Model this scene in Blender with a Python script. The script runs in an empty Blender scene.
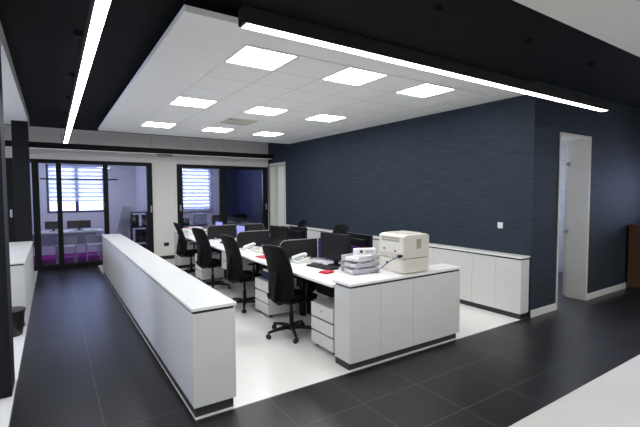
import bpy, bmesh, math, random
from mathutils import Vector, Matrix, Euler
random.seed(7)
S = bpy.context.scene
COL = S.collection
PI = math.pi

# ------------------------------------------------------------------ materials
def lin(c):
    return tuple(((v / 255.0) / 12.92 if v / 255.0 <= 0.04045 else ((v / 255.0 + 0.055) / 1.055) ** 2.4) for v in c)

def new_mat(name):
    m = bpy.data.materials.new(name); m.use_nodes = True
    nt = m.node_tree
    return m, nt, nt.nodes['Principled BSDF']

def mat(name, rgb, rough=0.5, metal=0.0, noise=0.0, scale=30.0, spec=0.5, bump=0.0):
    """Principled material, its colour varied by an object-space noise."""
    m, nt, b = new_mat(name)
    c = lin(rgb)
    b.inputs['Roughness'].default_value = rough
    b.inputs['Metallic'].default_value = metal
    b.inputs['Specular IOR Level'].default_value = spec
    b.inputs['Base Color'].default_value = (*c, 1)
    if noise or bump:
        tc = nt.nodes.new('ShaderNodeTexCoord'); n = nt.nodes.new('ShaderNodeTexNoise')
        n.inputs['Scale'].default_value = scale; n.inputs['Detail'].default_value = 4
        nt.links.new(tc.outputs['Object'], n.inputs['Vector'])
        if noise:
            r = nt.nodes.new('ShaderNodeValToRGB')
            r.color_ramp.elements[0].position = 0.3; r.color_ramp.elements[1].position = 0.7
            r.color_ramp.elements[0].color = (*[v * (1 - noise) for v in c], 1)
            r.color_ramp.elements[1].color = (*[min(1, v * (1 + noise)) for v in c], 1)
            nt.links.new(n.outputs['Fac'], r.inputs['Fac']); nt.links.new(r.outputs['Color'], b.inputs['Base Color'])
        if bump:
            bp = nt.nodes.new('ShaderNodeBump'); bp.inputs['Strength'].default_value = bump; bp.inputs['Distance'].default_value = 0.004
            nt.links.new(n.outputs['Fac'], bp.inputs['Height']); nt.links.new(bp.outputs['Normal'], b.inputs['Normal'])
    return m

def emit(name, rgb, strength):
    m, nt, b = new_mat(name)
    b.inputs['Base Color'].default_value = (*lin(rgb), 1)
    b.inputs['Emission Color'].default_value = (*lin(rgb), 1)
    b.inputs['Emission Strength'].default_value = strength
    m.cycles.emission_sampling = 'FRONT'
    return m

def line_mask(nt, coord, pitch, off, width):
    """1 on thin lines repeated along one coordinate."""
    a = nt.nodes.new('ShaderNodeMath'); a.operation = 'SUBTRACT'; a.inputs[1].default_value = off
    nt.links.new(coord, a.inputs[0])
    d = nt.nodes.new('ShaderNodeMath'); d.operation = 'DIVIDE'; d.inputs[1].default_value = pitch
    nt.links.new(a.outputs[0], d.inputs[0])
    f = nt.nodes.new('ShaderNodeMath'); f.operation = 'FRACT'; nt.links.new(d.outputs[0], f.inputs[0])
    l = nt.nodes.new('ShaderNodeMath'); l.operation = 'LESS_THAN'; l.inputs[1].default_value = width / pitch
    nt.links.new(f.outputs[0], l.inputs[0])
    return l.outputs[0]

def tiled(name, rgb, joint, rough, px, ox, py, oy, w=0.005, ax=('X', 'Y'), noise=0.12, nscale=2.5, spec=0.5, tilevar=0.0):
    m, nt, b = new_mat(name)
    tc = nt.nodes.new('ShaderNodeTexCoord'); sep = nt.nodes.new('ShaderNodeSeparateXYZ')
    nt.links.new(tc.outputs['Object'], sep.inputs[0])
    m1 = line_mask(nt, sep.outputs[ax[0]], px, ox, w); m2 = line_mask(nt, sep.outputs[ax[1]], py, oy, w)
    mx = nt.nodes.new('ShaderNodeMath'); mx.operation = 'MAXIMUM'
    nt.links.new(m1, mx.inputs[0]); nt.links.new(m2, mx.inputs[1])
    n = nt.nodes.new('ShaderNodeTexNoise'); n.inputs['Scale'].default_value = nscale; n.inputs['Detail'].default_value = 6
    nt.links.new(tc.outputs['Object'], n.inputs['Vector'])
    r = nt.nodes.new('ShaderNodeValToRGB'); c = lin(rgb)
    r.color_ramp.elements[0].position = 0.1; r.color_ramp.elements[1].position = 0.9
    r.color_ramp.elements[0].color = (*[v * (1 - noise) for v in c], 1); r.color_ramp.elements[1].color = (*[min(1, v * (1 + noise)) for v in c], 1)
    nt.links.new(n.outputs['Fac'], r.inputs['Fac'])
    mix = nt.nodes.new('ShaderNodeMix'); mix.data_type = 'RGBA'
    nt.links.new(mx.outputs[0], mix.inputs['Factor']); nt.links.new(r.outputs['Color'], mix.inputs['A'])
    mix.inputs['B'].default_value = (*lin(joint), 1)
    nt.links.new(mix.outputs['Result'], b.inputs['Base Color'])
    rr = nt.nodes.new('ShaderNodeMapRange'); rr.inputs['To Min'].default_value = rough * 0.92; rr.inputs['To Max'].default_value = rough * 1.08
    nt.links.new(n.outputs['Fac'], rr.inputs['Value']); nt.links.new(rr.outputs['Result'], b.inputs['Roughness'])
    b.inputs['Specular IOR Level'].default_value = spec
    return m

def grasscloth(name, rgb, ax='Y'):
    """Woven wallpaper: short horizontal streaks."""
    m, nt, b = new_mat(name)
    tc = nt.nodes.new('ShaderNodeTexCoord'); mp = nt.nodes.new('ShaderNodeMapping')
    mp.inputs['Scale'].default_value = (2.6, 2.6, 58.0)
    nt.links.new(tc.outputs['Object'], mp.inputs['Vector'])
    n = nt.nodes.new('ShaderNodeTexNoise'); n.inputs['Scale'].default_value = 1.0; n.inputs['Detail'].default_value = 7; n.inputs['Roughness'].default_value = 0.65
    nt.links.new(mp.outputs[0], n.inputs['Vector'])
    c = lin(rgb); r = nt.nodes.new('ShaderNodeValToRGB')
    r.color_ramp.elements[0].position = 0.3; r.color_ramp.elements[1].position = 0.72
    r.color_ramp.elements[0].color = (*[v * 0.68 for v in c], 1); r.color_ramp.elements[1].color = (*[v * 1.5 for v in c], 1)
    nt.links.new(n.outputs['Fac'], r.inputs['Fac']); nt.links.new(r.outputs['Color'], b.inputs['Base Color'])
    bp = nt.nodes.new('ShaderNodeBump'); bp.inputs['Strength'].default_value = 0.25; bp.inputs['Distance'].default_value = 0.003
    nt.links.new(n.outputs['Fac'], bp.inputs['Height']); nt.links.new(bp.outputs['Normal'], b.inputs['Normal'])
    b.inputs['Roughness'].default_value = 0.62; b.inputs['Specular IOR Level'].default_value = 0.22
    return m

def glass(name, tint=(235, 238, 245), refl=0.06):
    m = bpy.data.materials.new(name); m.use_nodes = True; nt = m.node_tree
    nt.nodes.remove(nt.nodes['Principled BSDF']); out = nt.nodes['Material Output']
    t = nt.nodes.new('ShaderNodeBsdfTransparent'); t.inputs[0].default_value = (*lin(tint), 1)
    g = nt.nodes.new('ShaderNodeBsdfGlossy'); g.inputs['Roughness'].default_value = 0.02
    fr = nt.nodes.new('ShaderNodeFresnel'); fr.inputs['IOR'].default_value = 1.45
    mx = nt.nodes.new('ShaderNodeMixShader')
    nt.links.new(fr.outputs[0], mx.inputs[0]); nt.links.new(t.outputs[0], mx.inputs[1]); nt.links.new(g.outputs[0], mx.inputs[2])
    nt.links.new(mx.outputs[0], out.inputs[0])
    return m

def zebra(name, z0, pitch):
    """Day-night roller blind: woven bands alternating with sheer bands."""
    m = bpy.data.materials.new(name); m.use_nodes = True; nt = m.node_tree
    nt.nodes.remove(nt.nodes['Principled BSDF']); out = nt.nodes['Material Output']
    tc = nt.nodes.new('ShaderNodeTexCoord'); sep = nt.nodes.new('ShaderNodeSeparateXYZ')
    nt.links.new(tc.outputs['Object'], sep.inputs[0])
    band = line_mask(nt, sep.outputs['Z'], pitch, z0, pitch * 0.5)
    def cloth(rgb, tr, transp):
        d = nt.nodes.new('ShaderNodeBsdfDiffuse'); d.inputs[0].default_value = (*lin(rgb), 1)
        t = nt.nodes.new('ShaderNodeBsdfTranslucent'); t.inputs[0].default_value = (*lin(rgb), 1)
        a = nt.nodes.new('ShaderNodeMixShader'); a.inputs[0].default_value = tr
        nt.links.new(d.outputs[0], a.inputs[1]); nt.links.new(t.outputs[0], a.inputs[2])
        tp = nt.nodes.new('ShaderNodeBsdfTransparent')
        b2 = nt.nodes.new('ShaderNodeMixShader'); b2.inputs[0].default_value = transp
        nt.links.new(a.outputs[0], b2.inputs[1]); nt.links.new(tp.outputs[0], b2.inputs[2])
        return b2.outputs[0]
    mx = nt.nodes.new('ShaderNodeMixShader')
    nt.links.new(band, mx.inputs[0])
    nt.links.new(cloth((232, 234, 244), 0.62, 0.10), mx.inputs[1]); nt.links.new(cloth((245, 246, 250), 0.7, 0.55), mx.inputs[2])
    nt.links.new(mx.outputs[0], out.inputs[0])
    return m

def meshfab(name, rgb, transp):
    m, nt, b = new_mat(name)
    b.inputs['Base Color'].default_value = (*lin(rgb), 1); b.inputs['Roughness'].default_value = 0.55
    b.inputs['Specular IOR Level'].default_value = 0.1
    tc = nt.nodes.new('ShaderNodeTexCoord'); w = nt.nodes.new('ShaderNodeTexVoronoi'); w.inputs['Scale'].default_value = 160
    nt.links.new(tc.outputs['Object'], w.inputs['Vector'])
    lt = nt.nodes.new('ShaderNodeMath'); lt.operation = 'LESS_THAN'; lt.inputs[1].default_value = transp
    nt.links.new(w.outputs['Distance'], lt.inputs[0])
    inv = nt.nodes.new('ShaderNodeMath'); inv.operation = 'SUBTRACT'; inv.inputs[0].default_value = 1.0
    nt.links.new(lt.outputs[0], inv.inputs[1]); nt.links.new(inv.outputs[0], b.inputs['Alpha'])
    return m

M = dict(
    white_lam=mat('white_laminate', (212, 212, 209), 0.42, noise=0.015, scale=8),
    white_top=mat('white_worktop', (232, 232, 229), 0.30, noise=0.01, scale=8),
    white_desk=mat('white_desktop', (232, 232, 229), 0.38, noise=0.01, scale=8),
    gap=mat('black_gap', (18, 18, 19), 0.6),
    plinth=mat('dark_plinth', (34, 35, 38), 0.4, noise=0.1),
    wall_white=mat('white_wall_paint', (222, 219, 212), 0.7, noise=0.015, scale=5, bump=0.05),
    wall_grey=mat('room_wall_paint', (226, 226, 230), 0.75, noise=0.02, scale=5),
    navy=grasscloth('navy_grasscloth', (41, 50, 59)),
    navy_plain=mat('navy_paint', (40, 50, 88), 0.6, noise=0.05, scale=6),
    ceil_dark=mat('charcoal_ceiling_paint', (18, 20, 22), 0.8, noise=0.06, scale=4, spec=0.15),
    soffit=mat('white_soffit_paint', (214, 213, 209), 0.7, noise=0.01, scale=5),
    dark_tile=tiled('dark_floor_tile', (27, 28, 29), (74, 74, 74), 0.35, 0.6, 0.84, 0.5, 0.47, 0.008, noise=0.22, nscale=3.0, spec=0.42),
    hall_tile=tiled('dark_hall_tile', (27, 28, 29), (76, 76, 76), 0.35, 0.58, 0.262, 2.27, -1.34, 0.008, noise=0.22, nscale=3.0, spec=0.42),
    white_tile=tiled('white_floor_tile', (232, 231, 226), (228, 227, 222), 0.26, 0.6, 0.8, 0.6, 2.985, 0.008, noise=0.03, nscale=2.0),
    grey_tile=tiled('pale_grey_floor', (196, 194, 190), (186, 184, 180), 0.45, 1.2, 0.3, 1.2, 0.44, 0.003, noise=0.04, nscale=2.0),
    island=tiled('white_ceiling_tile', (234, 234, 231), (200, 200, 197), 0.8, 0.5735, 1.44, 0.5648, 3.375, 0.012, noise=0.015, nscale=5, spec=0.2),
    island_edge=mat('white_ceiling_border', (234, 234, 231), 0.75, noise=0.01, scale=5),
    wc_tile=tiled('white_wall_tile', (215, 218, 226), (165, 166, 172), 0.25, 0.5, 0.0, 0.32, 0.1, 0.006, ax=('X', 'Z'), noise=0.03),
    carpet=mat('purple_carpet', (150, 32, 140), 0.95, noise=0.2, scale=120, spec=0.1),
    frame=mat('black_aluminium_frame', (15, 16, 18), 0.5, noise=0.06, scale=20, spec=0.2),
    post=mat('dark_column_cladding', (8, 9, 12), 0.6, noise=0.08, scale=6, spec=0.25),
    nearpost=mat('navy_column_cladding', (12, 14, 22), 0.55, noise=0.08, scale=6, spec=0.25),
    steel=mat('brushed_steel', (170, 170, 172), 0.3, 0.9, noise=0.05, scale=60),
    doorpaint=mat('door_cream_paint', (205, 203, 194), 0.45, noise=0.015, scale=8),
    basebd=mat('white_baseboard', (220, 220, 216), 0.45, noise=0.02),
    wood=None,
    lampblack=mat('black_lamp_housing', (11, 12, 13), 0.6, noise=0.05, spec=0.2),
    strip=emit('linear_lamp_diffuser', (250, 252, 255), 7.0),
    strip_dim=emit('dim_lamp_diffuser', (235, 233, 228), 0.5),
    panel=emit('panel_lamp_diffuser', (250, 252, 255), 13.5),
    ring=mat('lamp_rim', (225, 225, 222), 0.5),
    vent=mat('vent_putty', (196, 194, 178), 0.5, noise=0.03), ventdark=mat('vent_slot', (80, 78, 68), 0.7),
    chair=mat('black_upholstery', (9, 9, 10), 0.85, noise=0.2, scale=160, bump=0.2, spec=0.1),
    chairmesh=meshfab('black_chair_mesh', (8, 8, 9), 0.07),
    plastic=mat('black_plastic', (11, 11, 12), 0.42, noise=0.08, scale=60, spec=0.25),
    caster=mat('caster_rubber', (26, 26, 27), 0.5),
    screen=mat('charcoal_felt_screen', (38, 38, 39), 0.9, noise=0.12, scale=180, bump=0.1, spec=0.2),
    purple=mat('purple_felt_screen', (84, 28, 122), 0.85, noise=0.12, scale=180, spec=0.2),
    trimlite=mat('pale_screen_trim', (120, 120, 120), 0.45),
    lcd=mat('black_lcd', (10, 10, 11), 0.28, noise=0.03, spec=0.25),
    lcdon=emit('lit_lcd', (140, 146, 215), 0.28),
    phone=mat('white_phone_plastic', (226, 226, 220), 0.35, noise=0.01), phonekey=mat('grey_phone_keys', (120, 120, 122), 0.5),
    key=mat('charcoal_keys', (38, 38, 40), 0.5), keylite=mat('pale_keys', (150, 150, 152), 0.5),
    beige=mat('printer_beige', (214, 209, 196), 0.45, noise=0.015, scale=20), beige2=mat('printer_dull_beige', (190, 186, 172), 0.5, noise=0.02),
    ventgrey=mat('printer_vent_grey', (140, 137, 124), 0.6),
    dark=mat('dark_slot', (45, 44, 40), 0.6),
    red=mat('red_card', (205, 38, 62), 0.5, noise=0.04), green=mat('pale_green_paper', (212, 216, 186), 0.7, noise=0.03),
    paper=mat('white_paper', (236, 235, 230), 0.75, noise=0.02, scale=40), pink=mat('pink_paper', (222, 150, 160), 0.7, noise=0.03),
    tray=None, cable=mat('blue_grey_cable', (70, 78, 112), 0.5, noise=0.05),
    switch=mat('white_switch', (226, 226, 222), 0.35, noise=0.01), whitemetal=mat('white_metal', (222, 222, 226), 0.4, noise=0.01),
    bluebox=mat('dark_blue_box', (30, 32, 66), 0.6, noise=0.1), binder=mat('black_binder', (22, 22, 24), 0.5, noise=0.1),
    frost=None, basket=mat('black_basket', (24, 23, 20), 0.4, noise=0.1, scale=30),
    emlite=mat('grey_translucent_lamp', (186, 184, 180), 0.35, noise=0.02),
    darkdesk=mat('dark_grey_desktop', (92, 92, 98), 0.4, noise=0.06),
)
def wood_mat():
    m, nt, b = new_mat('brown_veneer')
    tc = nt.nodes.new('ShaderNodeTexCoord'); mp = nt.nodes.new('ShaderNodeMapping'); mp.inputs['Scale'].default_value = (14, 14, 1.2)
    n = nt.nodes.new('ShaderNodeTexNoise'); n.inputs['Scale'].default_value = 2; n.inputs['Detail'].default_value = 6
    r = nt.nodes.new('ShaderNodeValToRGB')
    r.color_ramp.elements[0].color = (*lin((74, 45, 32)), 1); r.color_ramp.elements[1].color = (*lin((94, 60, 43)), 1)
    nt.links.new(tc.outputs['Object'], mp.inputs[0]); nt.links.new(mp.outputs[0], n.inputs['Vector'])
    nt.links.new(n.outputs['Fac'], r.inputs['Fac']); nt.links.new(r.outputs['Color'], b.inputs['Base Color'])
    b.inputs['Roughness'].default_value = 0.45
    return m
M['wood'] = wood_mat()
def frosted(name, rgb, transp):
    m, nt, b = new_mat(name)
    b.inputs['Base Color'].default_value = (*lin(rgb), 1); b.inputs['Roughness'].default_value = 0.2
    b.inputs['Alpha'].default_value = 1 - transp
    return m
M['tray'] = frosted('clear_tray_plastic', (214, 214, 222), 0.35)
M['frost'] = frosted('clear_box_plastic', (190, 196, 225), 0.45)
GLASS = glass('partition_glass')
WGLASS = glass('window_glass', (245, 248, 255))

# ------------------------------------------------------------------ mesh helpers
class MB:
    def __init__(self): self.bm = bmesh.new()
    def box(self, x0, x1, y0, y1, z0, z1, bev=0.0, mtx=None, seg=2):
        b = bmesh.new(); bmesh.ops.create_cube(b, size=1)
        bmesh.ops.scale(b, vec=(abs(x1 - x0), abs(y1 - y0), abs(z1 - z0)), verts=b.verts)
        bmesh.ops.translate(b, vec=((x0 + x1) / 2, (y0 + y1) / 2, (z0 + z1) / 2), verts=b.verts)
        if bev:
            bmesh.ops.bevel(b, geom=b.edges[:], offset=bev, segments=seg, profile=0.5, affect='EDGES')
        return self.merge(b, mtx)
    def merge(self, b, mtx=None):
        if mtx is not None: bmesh.ops.transform(b, matrix=mtx, verts=b.verts)
        me = bpy.data.meshes.new('tmp'); b.to_mesh(me); b.free(); self.bm.from_mesh(me); bpy.data.meshes.remove(me)
        return self
    def face_down(self, x0, x1, y0, y1, z):
        nx = max(1, int((x1 - x0) / .35)); ny = max(1, int((y1 - y0) / .35))
        V = [[self.bm.verts.new((x0 + (x1 - x0) * i / nx, y0 + (y1 - y0) * j / ny, z)) for j in range(ny + 1)] for i in range(nx + 1)]
        for i in range(nx):
            for j in range(ny): self.bm.faces.new((V[i][j], V[i][j + 1], V[i + 1][j + 1], V[i + 1][j]))
        return self
    def cyl(self, p0, p1, r0, r1=None, n=16, caps=True):
        r1 = r0 if r1 is None else r1
        p0 = Vector(p0); p1 = Vector(p1); d = p1 - p0
        b = bmesh.new(); bmesh.ops.create_cone(b, cap_ends=caps, segments=n, radius1=r0, radius2=r1, depth=d.length)
        q = Vector((0, 0, 1)).rotation_difference(d.normalized())
        return self.merge(b, Matrix.Translation((p0 + p1) / 2) @ q.to_matrix().to_4x4())
    def tube(self, pts, r, n=8):
        """Round tube through points (r one value or a list)."""
        pts = [Vector(p) for p in pts]; k = len(pts)
        rs = r if isinstance(r, (list, tuple)) else [r] * k
        b = bmesh.new(); rings = []
        up = Vector((0, 0, 1))
        for i, p in enumerate(pts):
            t = (pts[min(i + 1, k - 1)] - pts[max(i - 1, 0)]).normalized()
            u = up if abs(t.dot(up)) < 0.95 else Vector((1, 0, 0))
            a = t.cross(u).normalized(); c = t.cross(a).normalized()
            rings.append([b.verts.new(p + (a * math.cos(2 * PI * j / n) + c * math.sin(2 * PI * j / n)) * rs[i]) for j in range(n)])
        for i in range(k - 1):
            for j in range(n):
                b.faces.new((rings[i][j], rings[i][(j + 1) % n], rings[i + 1][(j + 1) % n], rings[i + 1][j]))
        b.faces.new(rings[0][::-1]); b.faces.new(rings[-1])
        bmesh.ops.recalc_face_normals(b, faces=b.faces)
        return self.merge(b)
    def lathe(self, prof, n=24, centre=(0, 0, 0), mtx=None):
        b = bmesh.new(); rings = []
        for r, z in prof:
            rings.append([b.verts.new((centre[0] + r * math.cos(2 * PI * j / n), centre[1] + r * math.sin(2 * PI * j / n), centre[2] + z)) for j in range(n)])
        for i in range(len(rings) - 1):
            for j in range(n):
                b.faces.new((rings[i][j], rings[i][(j + 1) % n], rings[i + 1][(j + 1) % n], rings[i + 1][j]))
        b.faces.new(rings[0][::-1]); b.faces.new(rings[-1])
        bmesh.ops.recalc_face_normals(b, faces=b.faces)
        return self.merge(b, mtx)
    def prism(self, poly, axis, a0, a1, bev=0.0):
        """Extrude a 2-D outline along an axis ('X': poly is (y,z); 'Y': (x,z); 'Z': (x,y))."""
        def p3(p, a): return {'X': (a, p[0], p[1]), 'Y': (p[0], a, p[1]), 'Z': (p[0], p[1], a)}[axis]
        b = bmesh.new()
        v0 = [b.verts.new(p3(p, a0)) for p in poly]; v1 = [b.verts.new(p3(p, a1)) for p in poly]
        n = len(poly); b.faces.new(v0[::-1]); b.faces.new(v1)
        for i in range(n): b.faces.new((v0[i], v0[(i + 1) % n], v1[(i + 1) % n], v1[i]))
        bmesh.ops.recalc_face_normals(b, faces=b.faces)
        if bev: bmesh.ops.bevel(b, geom=b.edges[:], offset=bev, segments=2, profile=0.5, affect='EDGES')
        return self.merge(b)
    def grid(self, f, nu, nv, thick=0.0):
        """Sheet f(u,v)->point with u,v in 0..1, given thickness along its normals."""
        b = bmesh.new()
        vs = [[b.verts.new(f(i / nu, j / nv)) for j in range(nv + 1)] for i in range(nu + 1)]
        for i in range(nu):
            for j in range(nv): b.faces.new((vs[i][j], vs[i + 1][j], vs[i + 1][j + 1], vs[i][j + 1]))
        bmesh.ops.recalc_face_normals(b, faces=b.faces)
        if thick: bmesh.ops.solidify(b, geom=b.faces[:], thickness=thick)
        return self.merge(b)
    def build(self, name, m, parent=None, loc=(0, 0, 0), smooth=False, rz=0):
        me = bpy.data.meshes.new(name); self.bm.to_mesh(me); self.bm.free()
        me.materials.append(m)
        if smooth:
            me.polygons.foreach_set('use_smooth', [True] * len(me.polygons))
            try: me.set_sharp_from_angle(angle=math.radians(40))
            except Exception: pass
        o = bpy.data.objects.new(name, me); COL.objects.link(o)
        o.location = loc; o.rotation_euler.z = rz
        if parent: o.parent = parent
        return o

def tag(o, label, cat, group=None):
    o['label'] = label; o['category'] = cat
    if group: o['group'] = group
    return o
def thing(name, label, cat, loc, rz=0, group=None):
    o = bpy.data.objects.new(name, None); COL.objects.link(o); o.empty_display_size = 0.1
    o.location = loc; o.rotation_euler.z = rz
    return tag(o, label, cat, group)
def copy_tree(o, parent=None):
    c = o.copy(); COL.objects.link(c)
    if parent: c.parent = parent
    for ch in list(o.children): copy_tree(ch, c)
    return c
def dup(o, loc, label, rz=None, group=None):
    c = copy_tree(o); c.location = loc; c['label'] = label
    if rz is not None: c.rotation_euler.z = rz
    if group: c['group'] = group
    return c
def struct(o): o['kind'] = 'structure'; return o
def sbox(name, m, *b, bev=0.0): return struct(MB().box(*b, bev=bev).build(name, m))
def sempty(name, loc=(0, 0, 0)):
    o = bpy.data.objects.new(name, None); COL.objects.link(o); o.location = loc; o.empty_display_size = 0.1
    return struct(o)
def wall(name, m, axis, p0, p1, a0, a1, z0, z1, holes=()):
    """Wall slab with rectangular holes (a_lo, a_hi, z_lo, z_hi) along its run."""
    mb = MB()
    A = sorted({a0, a1, *[h[0] for h in holes], *[h[1] for h in holes]}); Z = sorted({z0, z1, *[h[2] for h in holes], *[h[3] for h in holes]})
    for i in range(len(A) - 1):
        for j in range(len(Z) - 1):
            ca = (A[i] + A[i + 1]) / 2; cz = (Z[j] + Z[j + 1]) / 2
            if any(h[0] < ca < h[1] and h[2] < cz < h[3] for h in holes): continue
            if axis == 'X': mb.box(A[i], A[i + 1], p0, p1, Z[j], Z[j + 1])
            else: mb.box(p0, p1, A[i], A[i + 1], Z[j], Z[j + 1])
    return struct(mb.build(name, m))

# ------------------------------------------------------------------ the room
XR, YB, YD, ZC, ZT = 5.346, 10.88, 2.96, 3.0, 3.16
XL = -0.32
sbox('floor', M['dark_tile'], 0.845, 9.8, 1.64, 2.985, -0.1, 0)
sbox('floor_corridor', M['hall_tile'], XL, 0.845, 1.64, YB, -0.1, 0)
sbox('floor_office', M['white_tile'], 0.845, XR + .25, 2.985, YB + .1, -0.1, 0)
sbox('floor_left', M['white_tile'], -4.5, XL, 1.64, YB, -0.1, 0)
sbox('floor_front', M['grey_tile'], -4.5, 9.8, -3.5, 1.64, -0.1, 0)
sbox('floor_meeting_rooms', M['carpet'], -4.5, 6.2, YB + .1, 13.6, -0.1, 0)
sbox('floor_washroom', M['dark_tile'], 5.6, 9.8, 2.985, 4.4, -0.1, 0)
sbox('floor_side_room', M['white_tile'], 5.6, 8.2, 9.3, YB + 0.1, -0.1, 0)

sbox('ceiling', M['ceil_dark'], -4.5, 9.8, -3.5, YB + 0.07, ZT, ZT + .1)
sbox('ceiling_left_soffit', M['soffit'], -4.5, XL, -3.5, 9.59, ZC, ZT - .002)
sbox('ceiling_front_soffit', M['soffit'], XL + .003, 9.8, -3.5, 1.64, ZC, ZT - .002)
isl = sempty('ceiling_island')
MB().box(.831, XR - .004, 3.02, 9.59, ZC, ZC + .05, bev=.003).build('ceiling_border', M['island_edge'], isl)
MB().box(1.45, 4.93, 3.375, 9.05, ZC - .003, ZC + .01).build('ceiling_tile_field', M['island'], isl)
MB().box(4.99, 5.03, 3.5, 8.9, ZC - .006, ZC + .01, bev=.002).build('slot_trim', M['ring'], isl)
MB().box(1.3, 4.95, 9.22, 9.26, ZC - .006, ZC + .01, bev=.002).build('slot_trim', M['ring'], isl)
for x in (1.6, 3.2, 4.8):
    for y in (3.8, 6.3, 8.8):
        pass
hang = MB()
for x in (1.4, 3.1, 4.8):
    for y in (4.0, 6.3, 8.7): hang.cyl((x, y, ZC + .045), (x, y, ZT), .006, n=6)
hang.build('ceiling_hanger_rods', M['lampblack'], isl)

# right navy wall with the far doorway, and the door wall
D2 = (9.86, 10.74, 0, 2.5)
wall('wall_right', M['navy'], 'Y', XR, XR + .25, YD + .3, YB + .1, 0, ZT, [D2])
D1 = (6.01, 6.92, 0, 2.525)
wall('wall_door', M['navy'], 'X', YD, YD + .3, XR, 9.8, 0, ZT, [D1])
# back wall openings: three glazed bays
B0, B1, B2 = (-1.75, -.30, 0, 2.46), (-.30, 2.11, 0, 2.46), (2.715, 5.315, 0, 2.45)
wall('wall_back', M['wall_white'], 'X', YB, YB + .1, -4.5, XR, 0, ZT, [(-1.75, 2.11, 0, 2.46), B2])
# shell round the camera
WR = (1.5, 2.5, 1.15, 2.25); WF = (-3.0, -1.6, 1.0, 2.3)  # unseen right and front windows, added and sized to let daylight in
wall('wall_far_right', M['wall_white'], 'Y', 9.8, 9.95, -3.5, 4.4, 0, ZT, [WR])
wall('wall_front', M['wall_white'], 'X', -3.65, -3.5, -4.5, 9.8, 0, ZT, [WF])
WL = (4.0, 9.0, .9, 2.5)  # unseen left window, added for bluish light on the divider
wall('wall_left', M['wall_white'], 'Y', -4.65, -4.5, -3.5, 13.6, 0, ZT, [WL])
# rooms behind the glass
W1, W2 = (-.13, 1.31, 1.15, 2.52), (3.50, 4.50, 1.12, 2.54)
W0 = (-3.4, -1.0, 1.15, 2.52)
wall('wall_rear', M['wall_grey'], 'X', 13.5, 13.7, -4.5, 4.92, 0, 2.95, [W0, W1, W2])
sbox('wall_rear_navy', M['navy_plain'], 4.92, 6.2, 13.5, 13.7, 0, 2.95)
sbox('wall_between_rooms', M['wall_grey'], 2.12, 2.22, YB + .1, 13.5, 0, 2.95)
sbox('wall_room_right', M['navy_plain'], 5.36, 5.5, YB + .1, 13.5, 0, 2.95)
sbox('wall_room_left', M['wall_grey'], -1.2, -1.1, 11.9, 13.5, 0, 2.95)
sbox('ceiling_meeting_rooms', M['soffit'], -4.5, 6.2, YB + .1, 13.7, 2.95, 3.05)
# washroom behind the near door, room behind the far door
sbox('wall_washroom_back', M['wc_tile'], 5.6, 9.8, 4.3, 4.4, 0, 2.9)
sbox('ceiling_washroom', M['soffit'], 5.6, 9.8, YD + .3, 4.4, 2.9, 3.0)
sbox('wall_side_room', M['wall_grey'], 8.2, 8.3, 9.3, YB + .2, 0, 2.9)
sbox('wall_side_room_back', M['wall_grey'], 5.6, 8.2, YB + .1, YB + .2, 0, 2.9)
sbox('wall_side_room_front', M['wall_grey'], 5.6, 8.2, 9.2, 9.3, 0, 2.9)
sbox('ceiling_side_room', M['soffit'], 5.6, 8.3, 9.2, YB + .2, 2.9, 3.0)
# baseboards
sbox('baseboard_door', M['basebd'], XR + .0, 6.005, YD - .015, YD - .001, 0, .1, bev=.003)
sbox('baseboard_door_right', M['basebd'], 6.925, 9.8, YD - .015, YD - .001, 0, .1, bev=.003)
sbox('baseboard_back', M['plinth'], 2.12, 2.705, YB - .015, YB - .001, 0, .09, bev=.003)
# columns on the left
sbox('column', M['nearpost'], -.66, -.335, 4.2, 4.55, 0, ZC - .001, bev=.004)
sbox('column', M['post'], -.57, -.33, 9.06, 9.30, 0, ZC - .001, bev=.004)

# doors
d1 = sempty('door_1', (0, 0, 0))
f = MB()
f.box(6.01, 6.035, YD - .012, YD + .30, 0, 2.525, bev=.003); f.box(6.895, 6.92, YD - .012, YD + .30, 0, 2.525, bev=.003)
f.box(6.01, 6.92, YD - .012, YD + .30, 2.495, 2.525, bev=.003)
f.build('door_frame', M['doorpaint'], d1)
for xa, xb in ((5.995, 6.012), (6.918, 6.935)):
    MB().box(xa, xb, YD - .014, YD - .001, 0, 2.54, bev=.003).build('architrave', M['doorpaint'], d1)
MB().box(5.995, 6.935, YD - .014, YD - .001, 2.524, 2.54, bev=.003).build('architrave', M['doorpaint'], d1)
leaf = MB().box(6.93, 7.79, YD + .312, YD + .352, .01, 2.49, bev=.003).build('door_leaf', M['doorpaint'], d1)
for z in (1.04, 2.11):
    MB().box(6.80, 6.897, YD + .27, YD + .292, z, z + .055, bev=.004).cyl((6.86, YD + .281, z + .027), (6.86, YD + .315, z + .027), .012).build('latch_plate', M['steel'], d1)
d2 = sempty('door_2', (0, 0, 0))
f = MB(); y0, y1 = D2[0], D2[1]
f.box(XR - .015, XR + .25, y0, y0 + .035, 0, 2.5, bev=.003); f.box(XR - .015, XR + .25, y1 - .035, y1, 0, 2.5, bev=.003); f.box(XR - .015, XR + .25, y0, y1, 2.46, 2.5, bev=.003)
f.build('door_frame', M['doorpaint'], d2)
for ya, yb in ((y0 - .045, y0 + .002), (y1 - .002, y1 + .045)):
    MB().box(XR - .017, XR - .001, ya, yb, 0, 2.545, bev=.003).build('architrave', M['basebd'], d2)
MB().box(XR - .017, XR - .001, y0 - .045, y1 + .045, 2.498, 2.545, bev=.003).build('architrave', M['basebd'], d2)
lf = MB().box(XR + .2, XR + 1.02, y1 - .08, y1 - .04, .01, 2.45, bev=.003).build('door_leaf', M['basebd'], d2)
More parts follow.
